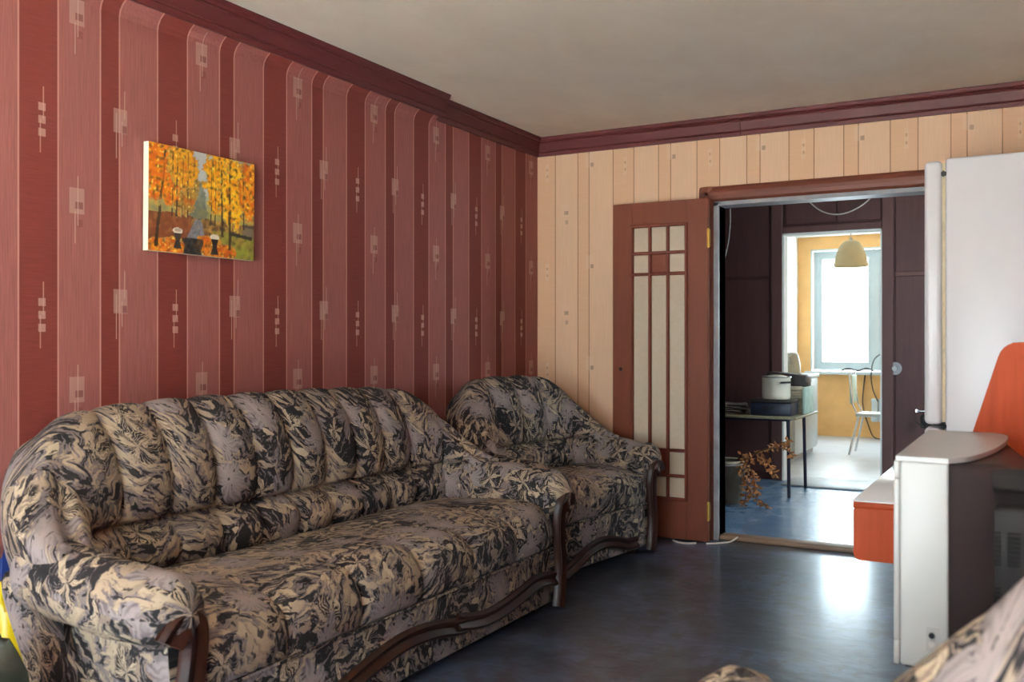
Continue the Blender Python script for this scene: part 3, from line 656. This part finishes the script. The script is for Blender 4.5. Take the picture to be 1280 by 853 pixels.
def seating(name, label, cat, loc, rz, a, nf, nseg, D, trim, group):
    """sofa or armchair: local x along the length, y to the front, z up. a = half inner length, nf = flutes of the back"""
    t = thing(name, label, cat, loc, rz, group)
    k = D / 0.97                                     # depth scale
    R = min(.30, a - .10)
    xs = a - R; Ls = 2 * xs; La = PI / 2 * R; yb = .30 * k
    # ---- backrest path
    NP = int(60 + nf * 16)
    path = []
    for i in range(NP + 1):
        s = (Ls + 2 * La) * i / NP
        if s < La: ph = s / La; ang = ph * PI / 2; c = (-a + R * (1 - math.cos(PI / 2 - ang + 0)) if False else -xs - R * math.cos(ang), yb + R * (1 - math.sin(ang))); nrm = (math.cos(ang), math.sin(ang)); w = 1 - ph
        elif s <= La + Ls: c = (-xs + (s - La), yb); nrm = (0, 1); w = 0; ph = None
        else: ph = (s - La - Ls) / La; ang = PI / 2 * (1 - ph); c = (xs + R * math.cos(ang), yb + R * (1 - math.sin(ang))); nrm = (-math.cos(ang), math.sin(ang)); w = ph
        # flute phase: nf flutes on the straight, one and a half on each curved wing
        if s < La: f = (s / La) * 2.0
        elif s <= La + Ls: f = 2.0 + nf * (s - La) / max(Ls, 1e-4)
        else: f = 2.0 + nf + 2.0 * (s - La - Ls) / La
        path.append((s, c, nrm, w, f))
    rows = []; uvr = []
    for s, c, nrm, w, f in path:
        xr_ = abs(c[0]) / a
        T = .985 - .045 * xr_ ** 3 - .30 * (w * w * (3 - 2 * w)) ** 1.35
        z1 = min(.605, T - .09); z0 = .38
        th = (.245 - .17 * w)
        fl = abs(math.sin(PI * f)) ** .33
        g = -.050 * (1 - fl); g *= (1 - .35 * w)
        ctl = [(.02, z0), (.085 + g, z0 + .05), (.125 + g, (z0 + z1) / 2 + .02), (.10 + g, z1 - .035), (.035 + g * .5, z1)]
        ctl += [(.078 + g, z1 + .028), (.085 + g, z1 + .35 * (T - z1)), (.045 + g, z1 + .68 * (T - z1)), (-.01 + g * .7, T - .045 + g * .35), (-.075, T + g * .45), (-.14, T - .02 + g * .3), (-.195 if w < .3 else -th - .02, T - .10), (-th, z1 * .95), (-th + .07 * (1 - w), .40), (-th + .19 * (1 - .7 * w), .05 + .28 * min(1, 1.6 * w))]
        sc_ = 1 - .45 * w
        ctl = [((o if o < 0 and i_ > 8 else o) * (sc_ if -th < o else 1), z) for i_, (o, z) in enumerate(ctl)]
        ctl = [(max(o, -th - .01), z) for o, z in ctl]
        pr = catmull(ctl, 4)
        rows.append([(c[0] + nrm[0] * o * 1.0, c[1] + nrm[1] * o * k, z) for o, z in pr])
        acc = 0; uu = []
        for j, q in enumerate(pr):
            if j: acc += math.dist(q, pr[j - 1])
            uu.append((s + .53, acc))
        uvr.append(uu)
    B().grid(rows, uvr, False, False).done('backrest', 'fabric', t)
    # ---- seat with rolled, segmented front edge
    xa = a - .05; NX = nseg * 16; ctl = [(.34, .36), (.36, .445), (.44, .468), (.62, .478), (.80, .480), (.89, .468), (.945, .425), (.968, .37), (.962, .315), (.935, .278), (.80, .272)]
    rows = []; uvr = []
    for i in range(NX + 1):
        x = -xa + 2 * xa * i / NX; ph = abs(math.sin(PI * nseg * i / NX + 1e-6)) ** .4
        pr = catmull(ctl, 4); row = []; uu = []; acc = 0
        endr = min(1, min(i, NX - i) / 5.0) ** .5
        for j, (y, z) in enumerate(pr):
            wf = min(1, max(0, (y - .66) / .2))
            g = .026 * (1 - ph) * wf
            lump = .008 * math.sin(x * 5.1 + 1) * math.sin(y * 9)
            zc = (z - .36) * (.90 + .10 * endr) + .36 - g * .7 + (lump if z > .44 else 0); yc = y - g
            row.append((x, yc * k, zc))
            if j: acc += math.dist(pr[j], pr[j - 1])
            uu.append((x + 3.1, acc + .9))
        rows.append(row); uvr.append(uu)
    B().grid(rows, uvr, True, True).done('seat', 'fabric', t)
    # piping line under the seat roll
    B().tube([(-a + .03, .943 * k, .274), (a - .03, .943 * k, .274)], .006, 6).done('piping', 'fabric', t, boxuv=True)
    # ---- base
    B().box(-a + .05, a - .05, .45 * k, .935 * k, .035, .285, .012).done('base', 'fabric', t, boxuv=True)
    # ---- arms
    for sg in (1, -1):
        prm = [(a - .085, .04), (a - .085, .46), (a - .06, .52), (a + .03, .53), (a + .045, .44), (a + .03, .25), (a + .035, .04)]
        pc = catmull(prm, 3); ys = [.28 * k, .31 * k, .60 * k, .8 * k, .90 * k, .925 * k, .935 * k]
        rows = [[(sg * (x if ii < 5 else a - .02 + (x - a + .02) * (.96 if ii == 5 else .88)), y + (max(0, .5 - z) * .42 * k if ii < 2 else 0), z) for x, z in pc] for ii, y in enumerate(ys)]
        uvr = [[(y + .7 * sg, sum(math.dist(pc[m], pc[m - 1]) for m in range(1, j + 1)) + 2.2) for j in range(len(pc))] for y in ys]
        arm = B().grid(rows, uvr, True, True).done('arm', 'fabric', t)
        # padded roll on top of the arm, gathered at the front
        rows = []; uvr = []
        NS = 44
        for i in range(NS + 1):
            q = i / NS; y = (.38 + .615 * q) * k
            zc = .505 + .05 * (1 - q) ** 2; xc = a + .015 + .012 * math.sin(q * PI) ; rxx = .098; rzz = .088 + .012 * (1 - q)
            e = max(0, (q - .86) / .14); m = math.sqrt(max(0, 1 - e ** 2.2)) * .82 + .18 * (1 - e) if e > 0 else 1.0
            e0 = max(0, (.10 - q) / .10); m *= math.sqrt(max(0.02, 1 - e0 ** 2))
            row = []; uu = []
            for j in range(28):
                th_ = 2 * PI * j / 28
                pl = 1 + (.05 * math.sin(9 * th_) * max(0, (q - .72) / .28)) + .03 * math.sin(q * 17 + sg) * math.sin(th_)
                sag = .012 * abs(math.sin(q * PI * 2.5)) ** .5
                row.append((sg * (xc + math.cos(th_) * rxx * m * pl), y, zc + math.sin(th_) * (rzz * m * pl + sag * (1 if math.sin(th_) > 0 else 0))))
                uu.append((y + 1.7 + sg, th_ * .095 + 5.0))
            rows.append(row); uvr.append(uu)
        B().grid(rows, uvr, True, True).done('arm_pad', 'fabric', t)
        # carved facing down the front of the arm
        pr = [(-.040, 0), (-.042, .014), (-.030, .026), (-.014, .022), (-.004, .014), (.004, .016), (.016, .026), (.030, .030), (.040, .016), (.042, 0)]
        pth = catmull([(sg * (a + .06), .955 * k, .44), (sg * (a + .035), .965 * k, .475), (sg * (a - .008), .962 * k, .475), (sg * (a - .026), .952 * k, .42), (sg * (a - .018), .945 * k, .32), (sg * (a + .002), .942 * k, .20), (sg * (a - .002), .942 * k, .10), (sg * (a - .025), .945 * k, .012)], 6)
        sweep_wood('arm_facing', pth, (0, 1, 0), pr, t)
    # ---- carved skirt moulding along the bottom front
    pr = [(-.030, 0), (-.032, .012), (-.022, .024), (-.010, .020), (-.002, .014), (.006, .020), (.018, .032), (.028, .028), (.034, .012), (.034, 0)]
    for piece in trim:
        pth = catmull([(x, .932 * k, z) for x, z in piece], 8)
        sweep_wood('skirt_moulding', pth, (0, 1, 0), pr, t)
    for sx in (-1, 1):
        for y in (.50 * k, .86 * k): B().lathe([(0, 0), (.022, 0), (.03, .02), (.026, .036), (0, .036)], (sx * (a - .1), y, 0), 14).done('foot', 'carved', t)
    return t

SUITE = 'leaf-print upholstered suite'
CY = 2.72
tr = [[(CY - 1.74, .055), (CY - 2.00, .075), (CY - 2.25, .105), (CY - 2.45, .150), (CY - 2.62, .172), (CY - 2.80, .160), (CY - 2.93, .135), (CY - 2.99, .128)],
      [(CY - 2.94, .150), (CY - 3.03, .130), (CY - 3.14, .115), (CY - 3.28, .118), (CY - 3.44, .140), (CY - 3.56, .158), (CY - 3.68, .150), (CY - 3.74, .138)]]
seating('sofa', 'long fluted sofa in black, grey and beige leaf print against the red wall', 'sofa', (0.075, CY, 0), -PI / 2, 1.055, 8, 6, .97, tr, SUITE)
tr2 = [[(.36, .04), (.26, .07), (.14, .115), (0, .135), (-.14, .115), (-.26, .085), (-.36, .08)]]
seating('armchair', 'leaf-print armchair in the corner between sofa and open door', 'armchair', (0.10, 4.64, 0), math.radians(-98), .52, 2, 2, .83, tr2, SUITE)
seating('armchair', 'leaf-print armchair in the near right foreground, mostly out of frame', 'armchair', (3.275, 1.398, 0), math.radians(48.7), .37, 1, 2, .86, [[(x * .9, z) for x, z in tr2[0]]], SUITE)

# ------------------------------------------------------------------ painting on the red wall (printed colours in a colour attribute)
def paint(u, v):
    """autumn park: u 0..1 left to right, v 0..1 bottom to top"""
    rnd = random.random
    from mathutils import noise as N
    n = lambda s, o=0: N.noise(Vector((u * s * 1.3, v * s, o)))
    def mx(a, b, f): f = max(0, min(1, f)); return tuple(x + (y - x) * f for x, y in zip(a, b))
    sky = mx((205, 208, 206), (150, 155, 145), abs(u - .47) * 3 + (1 - v) * .3 + n(9) * .2)
    c = sky
    mist = mx((140, 138, 100), (196, 170, 80), .5 + n(14, 3)); 
    if v < .62: c = mx(c, mist, (.62 - v) * 5)
    # distant dark firs in the middle
    if abs(u - .44 + .03 * n(20, 5)) < .05 + (.70 - v) * .12 and v < .72: c = mx(c, (104, 112, 100), .7 + .3 * n(18, 2))
    # ground
    if v < .36 + .03 * n(6, 7):
        c = mx(mx((112, 74, 44), (190, 146, 70), .5 + 1.2 * n(16, 8)), (70, 56, 42), 1.6 * max(0, n(23, 44)))
        if u < .38: c = mx(c, (124, 62, 36), .75 + .3 * n(22, 1))
        if u > .58 and v < .26: c = mx(c, (150, 160, 60), .55 + .5 * n(9, 4))
    pw = .03 + max(0, .34 - v) * .30
    pc = .44 - max(0, .3 - v) * .12
    if v < .34 and abs(u - pc) < pw: c = mx((112, 112, 118), (140, 138, 140), .5 + n(30, 2))
    # foliage: left mass, right mass
    def fol(cx, cy, rx, ry, seed, ca, cb):
        nonlocal c
        d = ((u - cx) / rx) ** 2 + ((v - cy) / ry) ** 2 + .55 * n(11, seed) + .4 * n(30, seed + 3)
        if d < 1:
            c = mx(mx(ca, cb, .5 + 1.2 * n(15, seed + 9)), (96, 70, 30), 1.5 * max(0, n(26, seed + 4) - .02))
            c = mx(c, (255, 226, 110), 2.2 * max(0, n(34, seed + 6) - .22)); c = mx(c, (206, 92, 20), 1.4 * max(0, n(9, seed + 2) - .1))
            c = mx(c, (176, 160, 120), max(0, d - .72) * 2.2)
    fol(.30, .62, .14, .26, 21, (190, 140, 60), (150, 120, 60))
    fol(.12, .78, .22, .34, 1, (236, 150, 22), (214, 98, 20))
    fol(.30, .84, .14, .22, 5, (238, 168, 40), (214, 140, 30))
    fol(.66, .76, .17, .36, 11, (252, 190, 30), (236, 140, 16))
    fol(.80, .66, .15, .36, 15, (255, 200, 40), (240, 158, 20))
    fol(.95, .72, .12, .32, 17, (246, 170, 40), (222, 110, 20))
    if v < .2: 
        for (cx, cy, s_) in ((.2, .05, 31), (.55, .1, 35), (.68, .04, 39), (.08, .02, 41)): fol(cx, cy, .14, .11, s_, (224, 140, 24), (190, 84, 22))
    if v < .16 and abs(u - .40) < .09 + .03 * n(20, 6): c = mx(c, (42, 40, 36), .85 + n(25, 5) * .4)
    # pavilion on the right
    if .88 < u < 1 and .22 < v < .36: c = (126, 108, 88) if v < .33 else (88, 74, 62)
    if .74 < u < .98 and abs(v - .25 + (u - .74) * .12) < .018: c = (52, 46, 40)
    # trunks
    for x0, x1, vb, w_ in ((.06, .15, .04, .016), (.13, .13, .75, .008), (.24, .25, .34, .010), (.20, .21, .34, .008), (.34, .35, .34, .009), (.29, .30, .36, .006), (.68, .66, .20, .013), (.75, .745, .08, .016), (.60, .61, .3, .007), (.56, .57, .3, .006), (.90, .88, .3, .010)):
        xx = x0 + (x1 - x0) * v + .006 * n(7, 2)
        if v > vb and v < .96 and abs(u - xx) < w_ * (1 - .6 * v) : c = mx(c, (58, 42, 30), .85 - (.75 * max(0, min(1, .5 + 3 * n(17, 12))) if v > .42 else 0))
    # two white urns on dark plinths
    for cx, cy in ((.255, .21), (.60, .19)):
        if ((u - cx) / .045) ** 2 + ((v - cy) / .03) ** 2 < 1: c = (222, 214, 200)
        if abs(u - cx) < .018 + abs(v - cy + .09) * .25 and cy - .17 < v < cy - .02: c = (58, 50, 44)
    if ((u - .255) / .03) ** 2 + ((v - .218) / .016) ** 2 < 1: c = (178, 166, 150)
    return c
t = thing('wall_painting', 'unframed canvas painting of an orange autumn park hung above the sofa', 'painting', (0.0, 2.66, 1.509))
t.rotation_euler = (0, math.radians(0.6), 0)
B().box(.004, .030, -.267, .267, 0, .398).done('canvas', 'canvas', t)
NU, NV = 170, 130
me = bpy.data.meshes.new('painted_front')
vs = [(.0312, -.2665 + .533 * i / NU, .0005 + .397 * j / NV) for i in range(NU + 1) for j in range(NV + 1)]
fs = [(i * (NV + 1) + j, (i + 1) * (NV + 1) + j, (i + 1) * (NV + 1) + j + 1, i * (NV + 1) + j + 1) for i in range(NU) for j in range(NV)]
me.from_pydata(vs, [], fs)
ca = me.color_attributes.new('print', 'FLOAT_COLOR', 'POINT')
buf = []
for i in range(NU + 1):
    for j in range(NV + 1): buf += list(lin(*[max(0, min(255, q)) for q in paint(i / NU, j / NV)]))
ca.data.foreach_set('color', buf)
pt = NT('autumn_park_print'); at = pt.n('ShaderNodeVertexColor'); at.layer_name = 'print'
pt.bump(pt.noise(pt.obj(), 160, 3)[0], 0.3, 0.002)
me.materials.append(pt.fin(at.outputs[0], 0.45, 0.4))
o = bpy.data.objects.new('painted_front', me); COL.objects.link(o); o.parent = t

# ------------------------------------------------------------------ refrigerator
FX, FY = 2.417, 4.685
t = thing('refrigerator', 'tall white two-door refrigerator beside the doorway', 'refrigerator', (FX, FY, 0))
B().box(.088, .62, 0, .60, .05, 2.0, .012).done('body', 'fridge', t)
B().box(.12, .60, .03, .57, 0, .05).done('plinth', 'black', t)
for z0, z1, nm in ((.80, 1.992, 'door'), (.06, .785, 'door')):
    d = B().box(0, .074, -.002, .602, z0, z1, .022, 4).done(nm, 'fridge', t)
    B().box(.074, .088, .008, .592, z0 + .012, z1 - .012).done('gasket', 'gasket', d)
    hz = z0 + .10 if z0 > .5 else z1 - .40
    B().box(-.022, .004, .54, .575, hz, hz + .30, .008).done('handle', 'fridge', d)
for z in (.792, 1.93): B().box(.07, .092, -.004, .03, z - .009, z + .009, .003).tube([(.08, -.003, z - .014), (.08, -.003, z + .014)], .0035, 8).done('hinge', 'black', t)
cable('fridge_hook_wire', [(FX + .095, FY - .02, .795), (FX + .05, FY - .022, .80), (FX + .0, FY - .02, .792), (FX - .035, FY - .015, .81)], .0028, 'dark_cable', 'short dark wire twisted at the refrigerator hinge', 'wire')

# ------------------------------------------------------------------ upright piano
PX, PY, PL = 2.363, 3.145, 1.46
t = thing('upright_piano', 'glossy orange-brown upright piano with closed lid behind the television', 'piano', (PX, PY, 0))
def rounded(pts, rad, n=5):
    out = []
    m = len(pts)
    for i, p in enumerate(pts):
        r = rad.get(i, 0)
        if not r: out.append(p); continue
        p = Vector(p); a = (Vector(pts[i - 1]) - p).normalized(); b_ = (Vector(pts[(i + 1) % m]) - p).normalized()
        for q in range(n + 1):
            f = q / n; out.append(tuple((p + a * r * (1 - f) ** 2 + b_ * r * f ** 2)))
    return out
side = rounded([(0, .487), (0, .650), (.262, .650), (.419, 1.172), (.70, 1.172), (.70, .02), (.225, .02), (.225, .487)], {0: .024, 1: .008, 3: .045})
B().prism(side, 1, 0, .045).done('side_panel', 'piano', t)
B().prism(side, 1, PL - .045, PL).done('side_panel', 'piano', t)
tag(B().box(PX - .004, PX + .262, PY - .002, PY + PL - .03, .6705, .6745, .0015, 1).done('white_layer', plain('glossy_white_layer', (238, 240, 242), .16, .02, 4)), 'thin white layer on the closed piano lid', 'cloth')  # thin glossy white layer on top of the lid
B().box(.003, .26, .045, PL - .045, .49, .65).done('keybed', 'piano', t)
B().box(-.002, .27, .004, PL - .004, .648, .670, .004).done('keyboard_lid', 'piano', t)
B().prism([(.262, .65), (.416, 1.14), (.45, 1.14), (.295, .65)], 1, .045, PL - .045).done('upper_panel', 'piano', t)
B().box(.235, .255, .045, PL - .045, .03, .49).done('lower_panel', 'piano', t)
B().box(.66, .695, .045, PL - .045, .03, 1.14).done('back_panel', 'piano', t)
B().box(.44, .70, .045, PL - .045, 1.14, 1.171, .004).done('top_lid', 'piano', t)
B().box(.25, .68, .045, PL - .045, .02, .05).done('bottom_board', 'piano', t)
for x in (.30, .36): B().tube([(x - .18, PL / 2 + (x - .33) * 2, .06), (x - .06, PL / 2 + (x - .33) * 2, .06)], .010, 8).done('pedal', 'brass', t)

# ------------------------------------------------------------------ television on its stand
TS = 2.2 / 1.9
VX, VY, VZ = 2.581, 2.351, .429
t = thing('tv_stand', 'dark low stand under the television', 'tv stand', (VX + .07, VY + .08, 0))
B().box(0, .34, 0, .60, VZ - .034, VZ - .0093, .004).done('top_board', 'dark_box', t)
for y in (0, .575): B().box(.02, .32, y, y + .025, 0, VZ - .034).done('side_board', 'dark_box', t)
B().box(.02, .32, .025, .575, .18, .20).done('shelf', 'dark_box', t)
B().box(.30, .32, .025, .575, .0, VZ - .034).done('back_board', 'dark_box', t)
t = thing('television', 'white and grey tube television seen from its side and back', 'television', (VX, VY, VZ)); TVROOT = t
TW, TH = .644, .405
B().box(.012, .100, 0, TW, 0, TH, .005).done('front_housing', 'tv_white', t)
fr = B().box(0, .012, 0, TW, TH - .035, TH, .003).box(0, .012, 0, TW, 0, .05, .003).box(0, .012, 0, .035, .05, TH - .035, .003).box(0, .012, TW - .035, TW, .05, TH - .035, .003)
bz = fr.done('bezel', 'tv_silver', t)
rows = []
for i in range(15):
    y = .035 + (TW - .07) * i / 14; rows.append([(.0105 - .010 * (1 - (2 * i / 14 - 1) ** 2) * (1 - (2 * j / 10 - 1) ** 2), y, .05 + (TH - .085) * j / 10) for j in range(11)])
B().grid(rows).done('screen', 'tv_screen', t)
top = [(0.004, .002), (.10, .002), (.145, .10), (.172, .24), (.180, .36), (.184, .50), (.172, .60), (.14, TW - .002), (0.004, TW - .002)]
top = [(.004, 0.001)] + catmull([(.10, .001), (.135, .06), (.165, .20), (.183, .36), (.190, .50), (.182, .59), (.155, .635), (.12, TW - .001)], 5) + [(.004, TW - .001)]
B().prism(top, 2, TH, TH + .010).done('top_cover', 'tv_silver', t)
# dark back cover tapering to the rear
def loft(secs):
    rows = []
    for x, y0, y1, z0, z1, r in secs:
        ring = []
        for cy, cz, a0 in ((y1 - r, z1 - r, 0), (y0 + r, z1 - r, 90), (y0 + r, z0 + r, 180), (y1 - r, z0 + r, 270)):
            for q in range(5):
                a_ = math.radians(a0 + 90 * q / 4); ring.append((x, cy + r * math.cos(a_), cz + r * math.sin(a_)))
        rows.append(ring)
    return B().grid(rows, None, True, True)
loft([(.100, .006, TW - .006, .006, TH - .002, .012), (.125, .03, TW - .03, .012, TH - .002, .02), (.17, .06, TW - .06, .016, TH - .004, .03), (.188, .10, TW - .06, .018, TH - .01, .04), (.26, .15, TW - .15, .03, TH - .06, .05), (.36, .19, TW - .19, .05, TH - .12, .05), (.40, .21, TW - .21, .06, TH - .14, .05)]).done('back_cover', 'tv_dark', t)
ch = B().box(.150, .40, .075, .57, .012, .318, .012).done('rear_chassis', plain('charcoal_television_back', (40, 36, 35), .6, .06, 6, None, .2), t)
for x0 in (.166, .200):
    for z0 in (.095, .205):
        g = B().box(x0, x0 + .022, .0735, .078, z0 - .004, z0 + .064).done('vent_grille', 'hole', ch)
        for q in range(7): B().box(x0, x0 + .022, .0715, .0745, z0 + q * .0092, z0 + q * .0092 + .0030).done('vent_slat', ch.data.materials[0], ch)
B().box(.16, .30, .066, .10, .348, .392, .012).done('handle_recess_shade', 'hole', t)  # solid dark block, its colour standing in for the recess shade
pl_ = B().box(.060, .084, -.0012, .004, .035, .082).done('jack_panel', 'tv_silver', t)
for z, m in ((.067, 'black'), (.050, 'tv_white')): B().tube([(.070, .0, z), (.070, -.006, z)], .0055, 10).done('socket', m, pl_)
for x, y in ((.02, .02), (.02, TW - .05), (.30, .12), (.30, .50)): B().box(x, x + .03, y, y + .03, -.008, .012).done('foot', 'black', t)

for o_ in [TVROOT] + list(TVROOT.children_recursive):                # bring the set to its real size
    if o_.type == 'MESH': o_.data.transform(Matrix.Scale(TS, 4))

# ------------------------------------------------------------------ small things on the floor
def crumple(name, mat, label, cat, cx, cy, rx, ry, h, seed, dirz=0.35):
    from mathutils import noise as N
    rows = []
    for i in range(15):
        ph = PI * i / 14; row = []
        for j in range(22):
            th_ = 2 * PI * j / 22; p = Vector((math.sin(ph) * math.cos(th_), math.sin(ph) * math.sin(th_), math.cos(ph)))
            q = 1 + .34 * N.noise(p * 2.1 + Vector((seed, 0, 0))) + .16 * abs(N.noise(p * 5 + Vector((0, seed, 0))))
            row.append((cx + p.x * rx * q, cy + p.y * ry * q, max(.002, h * .45 + p.z * h * .55 * q)))
        rows.append(row)
    return tag(B().grid(rows, None, True).done(name, mat), label, cat)
crumple('plastic_bag', 'yellow', 'crumpled yellow plastic bag behind the near end of the sofa', 'bag', .18, 1.755, .06, .05, .46, 3)
crumple('plastic_bag', 'blue', 'blue plastic bag against the red wall beside the yellow bag', 'bag', .05, 1.83, .03, .06, .50, 8)
crumple('dark_bundle', 'dkgreen', 'dark green bundle lying on the floor beside the near arm of the sofa', 'bundle', .64, 1.40, .13, .09, .44, 5)
cable('floor_cable', [(.99, 5.36, .006), (1.02, 5.33, .006), (1.06, 5.315, .006), (1.10, 5.32, .006), (1.13, 5.35, .006)], .006, 'cable', 'loop of white cord on the floor under the open door')
cable('floor_cable', [(1.19, 5.36, .006), (1.24, 5.40, .006), (1.30, 5.46, .01), (1.335, 5.50, .034)], .005, 'cable', 'white cord end at the left of the threshold')
